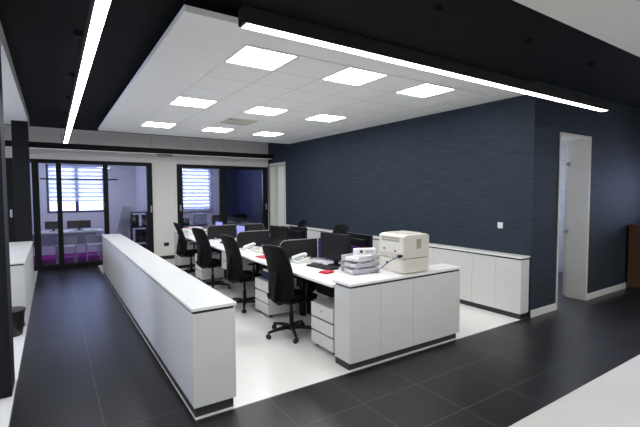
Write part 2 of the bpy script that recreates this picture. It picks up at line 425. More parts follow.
MB().box(XR + .9, XR + 1.0, y1 - .10, y1 - .085, 1.03, 1.05, bev=.003).cyl((XR + .98, y1 - .081, 1.04), (XR + .98, y1 - .1, 1.04), .012).build('door_handle', M['steel'], lf)

# glazed partitions on the back wall
def glazed(name, x0, x1, zt, uprights, handles, sill=.10):
    root = sempty(name)
    fr = MB()
    fr.box(x0, x1, YB - .02, YB + .09, zt - .085, zt, bev=.003); fr.box(x0, x1, YB - .02, YB + .09, 0, sill, bev=.003)
    fr.build('window_frame', M['frame'], root)
    for a, b in uprights:
        MB().box(a, b, YB - .025, YB + .092, .0, zt, bev=.003).build('mullion', M['frame'], root)
    for i in range(len(uprights) - 1):
        MB().box(uprights[i][1], uprights[i + 1][0], YB + .03, YB + .04, sill, zt - .085).build('window_pane', GLASS, root)
    for hx, hz in handles:
        MB().box(hx - .02, hx + .02, YB - .055, YB - .024, hz - .085, hz + .085, bev=.006).build('pull_handle', M['steel'], root)
    return root
glazed('window_1', -1.75, -.30, 2.46, [(-1.75, -1.66), (-.84, -.66), (-.36, -.30)], [(-.74, 1.28)])
glazed('window_2', -.30, 2.11, 2.46, [(-.30, -.235), (.085, .185), (1.02, 1.12), (1.99, 2.11)], [(2.07, 1.30)])
glazed('window_3', 2.715, 5.315, 2.45, [(2.715, 2.85), (3.87, 4.05), (5.16, 5.315)], [(2.79, 1.31), (5.25, 1.30)])

# exterior windows
def win(name, plane, axis, a0, a1, z0, z1, depth, nm, m):
    root = sempty(name); fr = MB(); w = .065
    def bx(mb, a, b, c, d, e=0.0, t=None):
        t0, t1 = (plane + .04, plane + .10) if t is None else t
        if axis == 'X': mb.box(a, b, t0, t1, c, d, bev=e)
        else: mb.box(t0, t1, a, b, c, d, bev=e)
    bx(fr, a0, a1, z0, z0 + w, .004); bx(fr, a0, a1, z1 - w, z1, .004); bx(fr, a0, a0 + w, z0, z1, .004); bx(fr, a1 - w, a1, z0, z1, .004)
    for i in range(1, nm):
        c = a0 + (a1 - a0) * i / nm; bx(fr, c - .045, c + .045, z0, z1, .004)
    fr.build('window_frame', m, root)
    g = MB(); bx(g, a0 + w * .5, a1 - w * .5, z0 + w * .5, z1 - w * .5, 0, (plane + .065, plane + .072)); g.build('window_pane', WGLASS, root)
    return root
M['winframe'] = mat('navy_window_frame', (46, 52, 80), 0.5, noise=0.05)
win('window_4', 13.5, 'X', *W1, .2, 2, M['winframe']); win('window_5', 13.5, 'X', *W2, .2, 1, M['winframe']); win('window_6', 13.5, 'X', *W0, .2, 2, M['winframe'])
win('added_window_7', 9.8, 'Y', *WR, .15, 1, M['frame']); win('added_window_8', -3.65, 'X', *WF, .15, 2, M['frame']); win('added_window_9', -4.65, 'Y', *WL, .15, 3, M['frame'])  # out-of-view windows added to light the room

# blinds hang in front of the two windows behind the glass
def blind(x0, x1, z0, z1, label):
    r = thing('roller_blind', label, 'blind', (x0, 13.46, z0), 0)
    w = x1 - x0; h = z1 - z0; n = 30
    MB().box(0, w, -.003, .003, 0, h).build('blind_cloth', zebra('zebra_cloth_%d' % int(x0 * 10 + 10), 0.02, .118), r)
    MB().box(0, w, -.012, .012, -.02, .004, bev=.004).build('bottom_bar', M['whitemetal'], r)
    MB().cyl((-.01, 0, h + .02), (w + .01, 0, h + .02), .03).build('roller_tube', M['whitemetal'], r)
    return r
blind(-.08, 1.27, 1.50, 2.52, 'striped day-night blind stopping short of the sill of the left meeting-room window')
blind(3.50, 4.52, 1.12, 2.52, 'striped day-night blind pulled fully down behind the glazing beside the navy wall')
blind(-3.4, -1.25, 1.3, 2.52, 'striped blind in the room at the far left, behind the dark columns')

# ------------------------------------------------------------------ lamps
def bar_lamp(label, p0, p1, w, z0, z1, cables, axis, glow='strip'):
    """Long linear pendant lamp hung on thin cables with ceiling cups."""
    cx, cy = (p0[0] + p1[0]) / 2, (p0[1] + p1[1]) / 2
    r = thing('pendant_light', label, 'lamp', (cx, cy, z0), 0)
    if axis == 'X': L = (p1[0] - p0[0]) / 2; hb = (-L, L, -w / 2, w / 2); db = (-L + .02, L - .02, -w / 2 + .004, w / 2 - .004)
    else: L = (p1[1] - p0[1]) / 2; hb = (-w / 2, w / 2, -L, L); db = (-w / 2 + .004, w / 2 - .004, -L + .01, L - .01)
    MB().box(*hb, .006, z1 - z0, bev=.003).build('housing', M['lampblack'], r)
    MB().face_down(*db, .004).build('diffuser', M[glow], r)
    for c in cables:
        q = (c - cx, 0) if axis == 'X' else (0, c - cy)
        cb = MB().cyl((*q, z1 - z0), (*q, ZT - z0 - .03), .0025, n=6).build('cable', M['plastic'], r)
        MB().lathe([(.012, -.05), (.032, -.045), (.038, 0)], 14, (*q, ZT - z0)).build('ceiling_cup', M['lampblack'], cb)
    return r
bar_lamp('long white linear lamp running down the corridor under the dark ceiling', (.243, -1.5), (.243, 9.2), .072, 2.655, 2.74, (1.5, 4.33, 5.85, 7.28, 8.7), 'Y')
bar_lamp('long black linear lamp crossing in front of the white ceiling island', (.93, 2.226), (5.56, 2.226), .085, 2.655, 2.755, (1.33, 2.59, 3.87, 5.15), 'X')
bl = bar_lamp('black linear lamp spanning the back wall above the glazed partitions', (-1.6, 10.35), (5.21, 10.35), .06, 2.645, 2.775, (.2, 2.0, 3.8), 'X', 'strip_dim')
MB().box(3.38, 3.44, -.03, .03, .02, .16, bev=.008).build('end_bracket', M['plastic'], bl)

# a small dark pendant in the meeting room
pr_ = thing('pendant_light', 'thin black bar lamp hanging in the meeting room before the blind', 'lamp', (.63, 12.2, 2.05))
MB().box(-.87, .87, -.025, .025, 0, .035, bev=.004).build('housing', M['lampblack'], pr_)
for x in (-.6, .6): MB().cyl((x, 0, .035), (x, 0, .9), .0025, n=6).build('cable', M['plastic'], pr_)

rows = ('front', 'middle', 'back'); cols = ('over the corridor side', 'in the centre', 'beside the navy wall')
first = None
for j in range(3):
    for i in range(3):
        lab = 'square white ceiling panel lamp, %s row, %s' % (rows[j], cols[i])
        loc = (1.47 + 1.147 * i + .2565, 3.40 + 2.259 * j + .2565, ZC - .004)
        if first is None:
            first = thing('ceiling_light', lab, 'lamp', loc, group='square panel lamps in the ceiling island')
            s = .262; fr = MB()
            for b in ((-s, s, -s, -s + .008), (-s, s, s - .008, s), (-s, -s + .008, -s, s), (s - .008, s, -s, s)): fr.box(*b, -.006, .003)
            fr.build('lamp_rim', M['ring'], first)
            MB().face_down(-s + .006, s - .006, -s + .006, s - .006, -.003).build('diffuser', M['panel'], first)
        else: dup(first, loc, lab)
v = thing('ceiling_vent', 'putty-coloured square air vent between the panel lamps', 'vent', (2.88, 7.06, ZC - .004))
fr = MB(); s = .26
for b in ((-s, s, -s, -s + .05), (-s, s, s - .05, s), (-s, -s + .05, -s, s), (s - .05, s, -s, s)): fr.box(*b, -.014, .003, bev=.003)
fr.build('frame', M['vent'], v)
MB().box(-.21, .21, -.21, .21, -.002, .002).build('backing', M['vent'], v)
for q in (-.185, .185): MB().box(-.14, .14, q - .02, q + .02, -.005, .0).build('air_slot', M['ventdark'], v)
for k in range(1):
    MB().box(-.15, .15, -.15, .15, -.012, -.003, bev=.003).build('cover', M['vent'], v)

em = thing('emergency_light', 'small grey emergency lamp fixed under the black linear lamp between the glazed partitions', 'lamp', (2.42, YB, 2.62))
MB().box(-.19, .19, -.05, .002, .05, .11, bev=.008).build('housing', M['plastic'], em)
MB().box(-.18, .18, -.055, -.004, -.01, .05, bev=.01).build('lens', M['emlite'], em)

# ------------------------------------------------------------------ fixed wall fittings
sw = thing('light_switch', 'white light switch on the navy wall above the low cabinets', 'switch', (XR, 3.42, 1.22))
MB().box(-.012, -.001, -.04, .04, -.04, .045, bev=.004).build('cover_plate', M['switch'], sw)
MB().box(-.018, -.010, -.026, .026, -.026, .03, bev=.003).build('rocker', M['switch'], sw)
so = thing('wall_socket', 'black wall socket low on the white wall between the glazed partitions', 'socket', (2.42, YB, .34))
MB().box(-.06, .06, -.014, -.001, 0, .09, bev=.004).build('cover_plate', M['plastic'], so)
MB().cyl((0, -.017, .045), (0, -.012, .045), .025).build('socket_face', M['key'], so)

# ------------------------------------------------------------------ cabinets
HC = .838
def cab_unit(x0, x1, y0, y1, label, group, doors, face, seams=(), toe=.07):
    """One low cabinet: carcass, recessed dark plinth, black recess below the top, doors on one face."""
    r = thing('low_cabinet', label, 'cabinet', ((x0 + x1) / 2, (y0 + y1) / 2, 0), 0, group)
    hx, hy = (x1 - x0) / 2, (y1 - y0) / 2
    t = .018
    bx = [-hx, hx, -hy, hy]
    if face == '-X': bx[0] += t
    if face == '+X': bx[1] -= t
    if face == '-Y': bx[2] += t
    MB().box(*bx, .07, HC - .045, bev=.002).build('carcass', M['white_lam'], r)
    MB().box(-hx + .008, hx - .025, -hy + .002 if face != '-Y' else -hy + .03, hy - .002, 0, .07).build('plinth', M['plinth'], r)
    MB().box(-hx + .012, hx - .012, -hy + .006, hy - .006, HC - .045, HC - .025).build('shadow_gap', M['gap'], r)
    n = doors
    for k in range(n):
        e = .0009
        if face in ('-X', '+X'):
            a, b = -hy + 2 * hy * k / n + e, -hy + 2 * hy * (k + 1) / n - e
            xx = (-hx, -hx + t) if face == '-X' else (hx - t, hx)
            MB().box(*xx, a, b, toe, HC - .045, bev=.0015).build('door', M['white_lam'], r)
        else:
            edges = [-hx, *[s_ - (x0 + x1) / 2 for s_ in seams], hx]
            a, b = edges[k] + e, edges[k + 1] - e
            MB().box(a, b, -hy, -hy + t, .07, HC - .045, bev=.0015).build('panel', M['white_lam'], r)
    return r
# corridor divider: six units under one long top
ys = [3.02, 4.15, 5.24, 6.33, 7.42, 8.51, 9.60]
ordn = ['white low cabinet of the corridor divider, nearest the camera end', 'white low cabinet second from the near end of the corridor divider',
        'white low cabinet third from the near end of the corridor divider', 'white low cabinet fourth from the near end of the corridor divider',
        'white low cabinet last but one towards the glass in the corridor divider', 'white low cabinet at the glass end of the corridor divider']
for k in range(6):
    c = cab_unit(.846, 1.182, ys[k] + .0008, ys[k + 1] - .0008, ordn[k], 'cabinets of the corridor divider', 2, '+X')
tag(MB().box(.838, 1.192, 3.012, 9.61, HC - .0245, HC, bev=.003).build('worktop', M['white_top']), 'long white top running over the corridor divider cabinets', 'worktop')
# ends of the desk row
cab_unit(2.309, 3.911, 2.995, 3.25, 'white back-panelled cabinet closing the near end of the desk row under the printer', None, 3, '-Y', seams=(2.69, 3.15))
tag(MB().box(2.297, 3.930, 2.985, 3.262, HC - .0245, HC, bev=.003).build('worktop', M['white_top']), 'short white top carrying the beige printer', 'worktop')
cab_unit(2.309, 3.911, 9.34, 9.60, 'white cabinet closing the far end of the desk row near the glass', None, 3, '-Y', seams=(2.69, 3.15))
tag(MB().box(2.297, 3.930, 9.33, 9.612, HC - .0245, HC, bev=.003).build('worktop', M['white_top']), 'short white top over the far end cabinet of the desk row', 'worktop')
# along the navy wall
HW = HC
n = 9; L0, L1 = 2.985, 9.76
pos = ['first', 'second', 'third', 'fourth', 'fifth', 'sixth', 'seventh', 'eighth', 'last']
for k in range(n):
    a = L0 + (L1 - L0) * k / n; b = L0 + (L1 - L0) * (k + 1) / n
    cab_unit(5.15, XR - .003, a + .0006, b - .0006, 'white two-door low cabinet on the navy wall, %s counted from the near door' % pos[k] if k < n - 1 else 'white two-door low cabinet on the navy wall beside the far doorway', 'cabinets along the navy wall', 2, '-X')
tag(MB().box(5.135, XR - .003, 2.975, 9.77, HC - .0245, HC, bev=.003).build('worktop', M['white_top']), 'long white top over the cabinets along the navy wall', 'worktop')
# left side
cab_unit(-.95, XL - .004, 6.35, 7.68, 'white low cabinet beside the waste basket left of the corridor', 'cabinets left of the corridor', 2, '+X', toe=.006)
cab_unit(-.95, XL - .004, 7.682, 9.02, 'white low cabinet in front of the far dark column', 'cabinets left of the corridor', 2, '+X', toe=.006)
tag(MB().box(-.97, XL + .004, 6.33, 9.03, HC - .0245, HC, bev=.003).build('worktop', M['white_top']), 'white top over the cabinets left of the corridor', 'worktop')
# brown cabinet at the far right
wc = thing('wooden_cabinet', 'brown wood-veneer cabinet against the dark wall at the far right', 'cabinet', (8.34, 2.55, 0))
MB().box(0, .9, -.2, .37, .05, 1.10, bev=.004).build('carcass', M['wood'], wc)
MB().box(-.01, .91, -.235, .38, 1.10, 1.125, bev=.004).build('top', M['wood'], wc)
MB().box(.02, .88, -.17, .36, 0, .05).build('plinth', M['plinth'], wc)
for k in (0, 1):
    d = MB().box(.004 + .45 * k, .446 + .45 * k, -.222, -.202, .06, 1.09, bev=.003).build('door', M['wood'], wc)
    MB().cyl((.40 + .1 * k, -.222, .6), (.40 + .1 * k, -.245, .6), .012).build('knob', M['steel'], d)

wb = thing('waste_basket', 'black plastic waste basket on the floor by the left white cabinet', 'basket', (-.47, 6.06, 0))
MB().lathe([(.115, 0), (.12, .005), (.15, .285), (.158, .287), (.158, .305), (.146, .305), (.112, .012)], 32).build('body', M['basket'], wb, smooth=True)
MB().lathe([(.150, .0), (.161, .002), (.161, .016), (.150, .018)], 32, (0, 0, .292)).build('rim', M['basket'], wb, smooth=True)

# ------------------------------------------------------------------ desks
DZ = .78; DY = [3.27 + (9.32 - 3.27) / 4 * i for i in range(5)]
XM = 3.11
where = ['beside the printer', 'in the second place from the printer', 'in the third place from the printer', 'at the glass end']
proto = {}
for i in range(4):
    y0, y1 = DY[i], DY[i + 1]; yc = (y0 + y1) / 2; h = (y1 - y0) / 2
    for side, (xa, xb) in (('near', (2.295, XM - .012)), ('wall', (XM + .012, 3.925))):
        lab = 'white desk of the near row ' + where[i] if side == 'near' else 'white desk on the navy-wall side of the screens ' + where[i]
        if side not in proto:
            r = thing('desk', lab, 'desk', (0, yc, 0), 0, 'desks of the double desk row')
            MB().box(xa, xb, -h + .001, h - .001, DZ - .025, DZ, bev=.002).build('desktop', M['white_desk'], r)
            MB().box(xa + .08, xb - .06, -h + .06, h - .06, DZ - .065, DZ - .025).build('under_frame', M['plastic'], r)
            for sy in (-1, 1):
                l = MB()
                for x in (xa + .56, xb - .12): l.box(x - .025, x + .025, sy * (h - .03) - .02, sy * (h - .03) + .02, 0, DZ - .06, bev=.002)
                l.build('leg', M['plastic'], r)
            xs = (xb - .03) if side == 'near' else xa + .012
            MB().box(xs, xs + .018, -h + .03, h - .03, .3, DZ - .03).build('modesty_panel', M['screen'], r)
            proto[side] = r
        else: dup(proto[side], (0, yc, 0), lab)
# purple screens along the middle
def purple(label, y0, y1, top=.19):
    h = (y1 - y0) / 2
    r = thing('desk_screen', label, 'screen', (XM, (y0 + y1) / 2, DZ), 0, 'purple screens along the desk row')
    def rr(w, hh, r, n=6):
        p = [(-w, .012), (w, .012)]
        p += [(w - r + r * math.sin(a), hh - r + r * math.cos(a)) for a in [PI / 2 - PI / 2 * k / n for k in range(n + 1)]]
        p += [(-w + r - r * math.sin(a), hh - r + r * math.cos(a)) for a in [PI / 2 * k / n for k in range(n + 1)]]
        return p
    MB().prism(rr(h, top, .03), 'X', -.009, .009).build('felt_panel', M['purple'], r)
    for q in (-h * .6, h * .6): MB().box(-.03, .03, q - .02, q + .02, 0, .05, bev=.003).build('clamp', M['steel'], r)
    return r
purple('purple felt screen along the middle of the desks behind the near monitor and paper trays', 3.86, DY[1] - .018, .255)
purple('purple felt screen in the middle of the second pair of desks', DY[1] + .018, DY[2] - .018)
purple('purple felt screen in the middle of the third pair of desks', DY[2] + .018, DY[3] - .018)
purple('purple felt screen in the middle of the desks at the glass end', DY[3] + .018, DY[4] - .018)
# charcoal cross screens
cs_ = None
for i in (1, 2, 3):
    for side in (-1, 1):
        nm = ('nearest the printer', 'in the middle of the row', 'nearest the glass')[i - 1]
        lab = 'charcoal cross screen with rounded corner between near-row desks, %s' % nm if side < 0 else 'charcoal cross screen between navy-wall-side desks, %s' % nm
        loc = (XM, DY[i], DZ)
        if cs_ is None:
            cs_ = thing('divider_screen', lab, 'screen', loc, 0, 'charcoal cross screens between desks')
            w = .60; H = .272; r = .08
            poly = [(-.016, .01), (-w, .01), (-w, H - r)] + [(-w + r - r * math.cos(a), H - r + r * math.sin(a)) for a in [PI / 2 * k / 8 for k in range(1, 9)]] + [(-.016, H)]
            MB().prism(poly, 'Y', -.011, .011).build('felt_panel', M['screen'], cs_)
            path = [(-w - .004, .01), (-w - .004, H - r)] + [(-w + r - (r + .004) * math.cos(a), H - r + (r + .004) * math.sin(a)) for a in [PI / 2 * k / 8 for k in range(1, 9)]] + [(-.016, H + .004)]
            MB().tube([(p[0], 0, p[1]) for p in path], .008, 8).build('edge_trim', M['trimlite'], cs_)
            for q in (-.45, -.15): MB().box(q - .02, q + .02, -.03, .03, 0, .04, bev=.003).build('clamp', M['steel'], cs_)
        else: dup(cs_, loc, lab, rz=0 if side < 0 else PI)

# ------------------------------------------------------------------ drawer pedestals
def pedestal(label, loc):
    r = thing('drawer_pedestal', label, 'drawers', loc, 0, 'drawer pedestals under the near-row desks')
    w, d, h = .42, .44, .50          # front face looks to -X
    MB().box(.02, d, -w / 2, w / 2, .045, h, bev=.003).build('carcass', M['white_lam'], r)
    MB().box(.016, .03, -w / 2 + .006, w / 2 - .006, .05, h - .02).build('recess', M['gap'], r)
    zs = [(.052, .185), (.203, .335), (.353, h - .002)]
    for k, (a, b) in enumerate(zs):
        dr = MB().box(0, .018, -w / 2, w / 2, a, b, bev=.002).build('drawer', M['white_lam'], r)
        if k == 2: MB().cyl((-.006, 0, .435), (.001, 0, .435), .010, n=14).build('lock', M['steel'], dr)
    for x in (.06, d - .05):
        for y in (-w / 2 + .05, w / 2 - .05): MB().cyl((x, y - .012, .022), (x, y + .012, .022), .022, n=14).build('caster', M['caster'], r)
    return r
p0 = pedestal('white three-drawer pedestal under the desk beside the near end cabinet', (2.36, 3.56, 0))
dup(p0, (2.38, 5.10, 0), 'white three-drawer pedestal with a dark blue box on it, just past the near chair')
hd = thing('hanging_drawers', 'white two-drawer unit hung under the desk between the second and third chairs', 'drawers', (2.38, 6.46, .42), 0)
MB().box(.02, .44, -.21, .21, 0, DZ - .065 - .42, bev=.003).build('carcass', M['white_lam'], hd)
MB().box(.016, .03, -.2, .2, .005, .28).build('recess', M['gap'], hd)
for a, b in ((.004, .138), (.152, .29)):
    dr = MB().box(0, .018, -.21, .21, a, b, bev=.002).build('drawer', M['white_lam'], hd)
    MB().cyl((-.006, 0, b - .05), (.001, 0, b - .05), .010, n=14).build('lock', M['steel'], dr)
dup(p0, (2.33, 7.85, 0), 'white three-drawer pedestal between the two chairs at the glass end')
bb = thing('storage_box', 'dark blue box with papers on top of a white pedestal', 'box', (2.52, 5.08, .50))
MB().box(-.09, .09, -.12, .12, 0, .11, bev=.006).build('body', M['bluebox'], bb)
MB().box(-.075, .075, -.1, .1, .08, .135, bev=.003).build('papers', M['paper'], bb)

# ------------------------------------------------------------------ office chairs
def chair(label, loc, rz):
    """Sitter looks to +X."""
    r = thing('office_chair', label, 'chair', loc, rz, 'black mesh office chairs')
    # five-star base
    MB().lathe([(.03, .06), (.042, .07), (.042, .115), (.028, .13)], 20).cyl((0, 0, .12), (0, 0, .25), .027, n=16).cyl((0, 0, .25), (0, 0, .40), .017, n=14).build('gas_lift', M['plastic'], r, smooth=True)
    for k in range(5):
        a = 2 * PI * k / 5 + .35; c, s = math.cos(a), math.sin(a)
        l = MB().tube([(.02 * c, .02 * s, .095), (.12 * c, .12 * s, .098), (.22 * c, .22 * s, .088), (.305 * c, .305 * s, .072)], [.026, .024, .019, .014], 10).build('leg', M['plastic'], r, smooth=True)
        px, py = .30 * c, .30 * s; t = a + 1.1 + k; tx, ty = -math.sin(t), math.cos(t)
        w = MB()
        for sg in (-1, 1): w.cyl((px + tx * .006 * sg, py + ty * .006 * sg, .028), (px + tx * .024 * sg, py + ty * .024 * sg, .028), .028, .026, n=18)
        w.cyl((px, py, .03), (px, py, .075), .008, n=8)
        w.build('caster', M['caster'], l, smooth=True)
    MB().box(-.13, .13, -.09, .09, .395, .435, bev=.012).cyl((.02, -.09, .415), (.02, -.2, .415), .007, n=8).build('tilt_mechanism', M['plastic'], r)
    # seat cushion: padded, waterfall front
    def seat(u, v):
        x = -.21 + .45 * u; hw = .235 - .02 * (2 * u - 1) ** 4 - .03 * max(0, .3 - u)
        y = hw * (2 * v - 1)
        ed = max(abs(2 * u - 1), abs(2 * v - 1))
        z = .505 + .012 * (2 * v - 1) ** 2 - .035 * max(0, u - .75) * 4 * max(0, u - .75) * 4 * .6 - .02 * ed ** 8
        return (x, y, z)
    sb = MB().grid(seat, 14, 14); 
    me_b = sb.bm
    bmesh.ops.solidify(me_b, geom=me_b.faces[:], thickness=.062)
    bmesh.ops.recalc_face_normals(me_b, faces=me_b.faces)
    sb.build('seat', M['chair'], r, smooth=True)
    # backrest
    def prof(v):  # v 0 bottom -> 1 top: x offset of the back (rearwards negative)
        return -.235 - .035 * math.sin(PI * min(1, v * 1.15)) * 0 + .045 * math.sin(PI * v * .9) - .10 * v * v
    def back(u, v):
        hw = .212 - .025 * v - .03 * max(0, .18 - v) / .18
        hw -= .022 * max(0, (v - .9) / .1) ** 2
        y = hw * (2 * u - 1)
        z = .45 + .65 * v
        return (prof(v) + .055 * (2 * u - 1) ** 2 * (1 - .35 * v), y, z - .02 * (2 * u - 1) ** 2 * v)
    MB().grid(back, 14, 20, .012).build('backrest', M['chairmesh'], r, smooth=True)
    # frame round the mesh
    n = 20; loop = [back(0, k / n) for k in range(n + 1)] + [back(k / 10, 1) for k in range(1, 11)] + [back(1, 1 - k / n) for k in range(1, n + 1)] + [back(1 - k / 10, 0) for k in range(1, 11)]
    MB().tube(loop, .013, 8).build('back_frame', M['plastic'], r, smooth=True)
    # padded lumbar zone
    MB().grid(lambda u, v: (lambda p: (p[0] - .004, p[1], p[2]))(back(.04 + .92 * u, .02 + .40 * v)), 10, 8, .022).build('lumbar_pad', M['chair'], r, smooth=True)
    MB().tube([(-.05, 0, .41), (-.2, 0, .415), (-.275, 0, .47), (-.262, 0, .62), (-.235, 0, .78)], [.022, .024, .024, .02, .014], 10).build('back_bracket', M['plastic'], r, smooth=True)
    for sg in (-1, 1):
        MB().tube([(-.02, sg * .16, .44), (-.02, sg * .262, .45), (-.02, sg * .275, .55), (-.01, sg * .275, .675)], [.014, .014, .015, .015], 8).box(-.1, .15, sg * .275 - .03, sg * .275 + .03, .675, .70, bev=.01).build('armrest', M['plastic'], r, smooth=True)
    return r
c0 = chair('black mesh office chair nearest the camera, by the near end cabinet', (2.35, 4.20, 0), math.radians(14))
dup(c0, (2.34, 5.60, 0), 'black mesh office chair second from the near end cabinet', rz=math.radians(9))
dup(c0, (2.33, 7.0, 0), 'black mesh office chair third from the near end cabinet', rz=math.radians(15))
dup(c0, (2.36, 8.44, 0), 'black mesh office chair farthest down the near row, turned edge-on', rz=math.radians(0))
dup(c0, (4.22, 6.05, 0), 'black office chair across the screens, its top just above the near monitor', rz=PI + .1)
dup(c0, (4.25, 7.55, 0), 'black office chair across the screens, against the white wall cabinets', rz=PI - .1)

# ------------------------------------------------------------------ desk equipment
def monitor(label, loc, rz, m, w=.50, h=.33, lift=.10):
    """Screen looks to -X."""
    r = thing('monitor', label, 'monitor', loc, rz, 'monitors on the desk row')
    MB().box(-.012, .03, -w / 2, w / 2, lift, lift + h, bev=.006).box(.03, .055, -w / 3, w / 3, lift + .06, lift + h - .06, bev=.01).build('casing', M['plastic'], r)
    MB().box(-.0135, -.011, -w / 2 + .016, w / 2 - .016, lift + .022, lift + h - .016).build('display', m, r)
    MB().box(.012, .04, -.03, .03, .012, lift + .12, bev=.006).build('neck', M['plastic'], r)
    MB().lathe([(.105, 0), (.11, .004), (.10, .014), (.04, .018)], 28, (.02, 0, 0)).build('base', M['plastic'], r, smooth=True)
    return r
monitor('black switched-off monitor between the near phone and the paper trays', (2.93, 4.12, DZ), math.radians(10), M['lcd'], .50, .33, .08)
monitor('black monitor on the second desk, left of the near cross screen', (2.93, 5.62, DZ), math.radians(4), M['lcd'], .50, .33, .07)
monitor('lit lavender monitor on the third desk past the middle cross screen', (2.90, 7.05, DZ), math.radians(5), M['lcdon'], .34, .20, .13)
monitor('lit lavender monitor at the glass end of the desks', (2.95, 8.36, DZ), math.radians(8), M['lcdon'], .34, .20, .12)
monitor('dark monitor seen from behind over the purple screen left of the paper trays', (3.46, 4.28, DZ), PI, M['lcd'], .52, .30, .06)
monitor('dark monitor seen from behind across the near charcoal screen', (3.48, 5.95, DZ), PI + .1, M['lcd'], .46, .28, .06)

def phone(label, loc, rz):
    """Desk telephone, handset on the left."""
    r = thing('desk_phone', label, 'phone', loc, rz, 'white desk phones')
    MB().prism([(-.10, 0), (.10, 0), (.10, .066), (.05, .070), (-.10, .03)], 'Y', -.095, .095, .006).build('body', M['phone'], r)
    k = MB(); sl = math.atan2(.04, .16)
    for a in range(4):
        for b in range(3):
            x = -.075 + .026 * a; y = -.02 - .024 * b; z = .0315 + (x + .10) * .267
            k.box(x - .008, x + .008, y - .008, y + .008, z - .004, z + .005)
    k.build('keypad', M['phonekey'], r)
    MB().box(.035, .075, -.075, 0, .060, .0745, bev=.004).build('display', M['key'], r)
    MB().tube([(-.10, .05, .044), (-.085, .05, .056), (-.04, .05, .072), (.03, .05, .090), (.08, .05, .092), (.10, .05, .084)], [.022, .028, .022, .022, .028, .022], 10).build('handset', M['phone'], r, smooth=True)
    MB().tube([(-.10, .06, .035), (-.13, .09, .012), (-.10, .12, .006), (-.03, .125, .006), (.05, .10, .01)], .004, 6).build('cord', M['phone'], r, smooth=True)
    return r
ph = phone('white desk phone in front of the near cross screen', (2.72, 4.60, DZ), math.radians(-12))
dup(ph, (2.62, 5.98, DZ), 'white desk phone by the pale green papers on the second desk', rz=math.radians(6))

def keyboard(label, loc, rz):
    """Keyboard, user on the -X side, keys along Y."""
    r = thing('keyboard', label, 'keyboard', loc, rz, 'keyboards on the desks')
    MB().prism([(-.075, 0), (.075, 0), (.075, .022), (-.075, .012)], 'Y', -.22, .22, .003).build('body', M['plastic'], r)
    k = MB()
    for a in range(5):
        for b in range(15):
            x = -.055 + .025 * a; y = -.196 + .028 * b
            k.box(x - .010, x + .010, y - .011, y + .011, .015 + (x + .075) * .066 - .003, .022 + (x + .075) * .066, bev=.002, seg=1)
    k.build('keys', M['key'], r)
    return r
kb = keyboard('charcoal keyboard on the near desk before the switched-off monitor', (2.74, 4.12, DZ), math.radians(8))
dup(kb, (2.72, 5.36, DZ), 'charcoal keyboard on the second desk before the black monitor', rz=math.radians(4))
dup(kb, (2.62, 7.05, DZ), 'charcoal keyboard on the third desk', rz=math.radians(-3))
pad = tag(MB().box(-.035, .035, -.08, .08, 0, .010, bev=.003).build('notepad', M['keylite'], loc=(2.86, 4.42, DZ), rz=.2), 'light grey notepad between the keyboard and the monitor', 'notepad')

def sheets(name, label, cat, m, loc, rz, sx, sy, hh, n=5):
    mb = MB()
    for k in range(n):
        a = random.uniform(-.12, .12); dx, dy = random.uniform(-.012, .012), random.uniform(-.012, .012)
        mb.box(-sx / 2, sx / 2, -sy / 2, sy / 2, hh * k / n, hh * (k + 1) / n - .0004, mtx=Matrix.Translation((dx, dy, 0)) @ Matrix.Rotation(a, 4, 'Z'))
    return tag(mb.build(name, m, loc=loc, rz=rz), label, cat)
sheets('folder', 'red folder on the near desk beside the paper trays', 'folder', M['red'], (2.60, 3.82, DZ), .3, .12, .12, .022, 3)
sheets('folder', 'red folder on the second desk by the near chair back', 'folder', M['red'], (2.50, 5.26, DZ), .1, .14, .24, .012, 2)
sheets('paper_stack', 'pale green papers beside the second phone', 'papers', M['green'], (2.70, 5.76, DZ), .2, .16, .2, .014, 5)
sheets('paper_stack', 'white papers on the third desk by its edge', 'papers', M['paper'], (2.50, 6.60, DZ), .1, .21, .30, .012, 5)
sheets('paper_stack', 'white papers heaped at the glass end of the desks', 'papers', M['paper'], (2.56, 9.02, DZ), .2, .40, .42, .13, 11)
sheets('folder', 'pink folder on the heap of white papers at the glass end', 'folder', M['pink'], (2.60, 9.02, DZ + .1305), .3, .24, .34, .014, 3)
sheets('book', 'white booklet on top of the pink folder', 'book', M['paper'], (2.63, 9.02, DZ + .145), .1, .20, .28, .02, 2)

# paper trays
tr = None; trl = ['bottom clear letter tray of the stack beside the printer', 'middle clear letter tray of the stack beside the printer', 'top clear letter tray of the stack beside the printer, set askew']
for k in range(3):
    loc = (2.95 + .01 * k, 3.645 + .006 * k, DZ + .068 * k)
    if tr is None:
        tr = thing('letter_tray', trl[0], 'tray', loc, math.radians(-8), 'letter trays on the near desk')
        t = MB(); a, b = .18, .135
        t.box(-a, a, -b, b, .008, .012); t.box(-a, a, -b, -b + .004, .012, .06); t.box(-a, a, b - .004, b, .012, .06); t.box(a - .004, a, -b, b, .012, .06)
        for x in (-.15, .15):
            for y in (-b + .01, b - .01): t.box(x - .008, x + .008, y - .008, y + .008, 0, .009)
        for y in (-b - .006, b + .006): t.box(-a, a, y - .006, y + .006, .058, .064, bev=.002)
        t.build('tray_shell', M['tray'], tr)
        p = MB()
        for q in range(4):
            p.box(-.15, .165, -.105, .105, .0125 + .008 * q, .0195 + .008 * q, mtx=Matrix.Rotation(random.uniform(-.05, .05), 4, 'Z'))
        p.build('papers', M['paper'], tr)
    else: dup(tr, loc, trl[k], rz=math.radians(-8 + 9 * k))
lb = thing('ring_binder', 'white ring binder with purple spine hole leaning on the trays by the printer', 'binder', (3.0, 3.62, DZ + .2005), math.radians(-22))
MB().box(-.13, .13, -.035, .035, 0, .075, bev=.006).build('cover', M['paper'], lb)
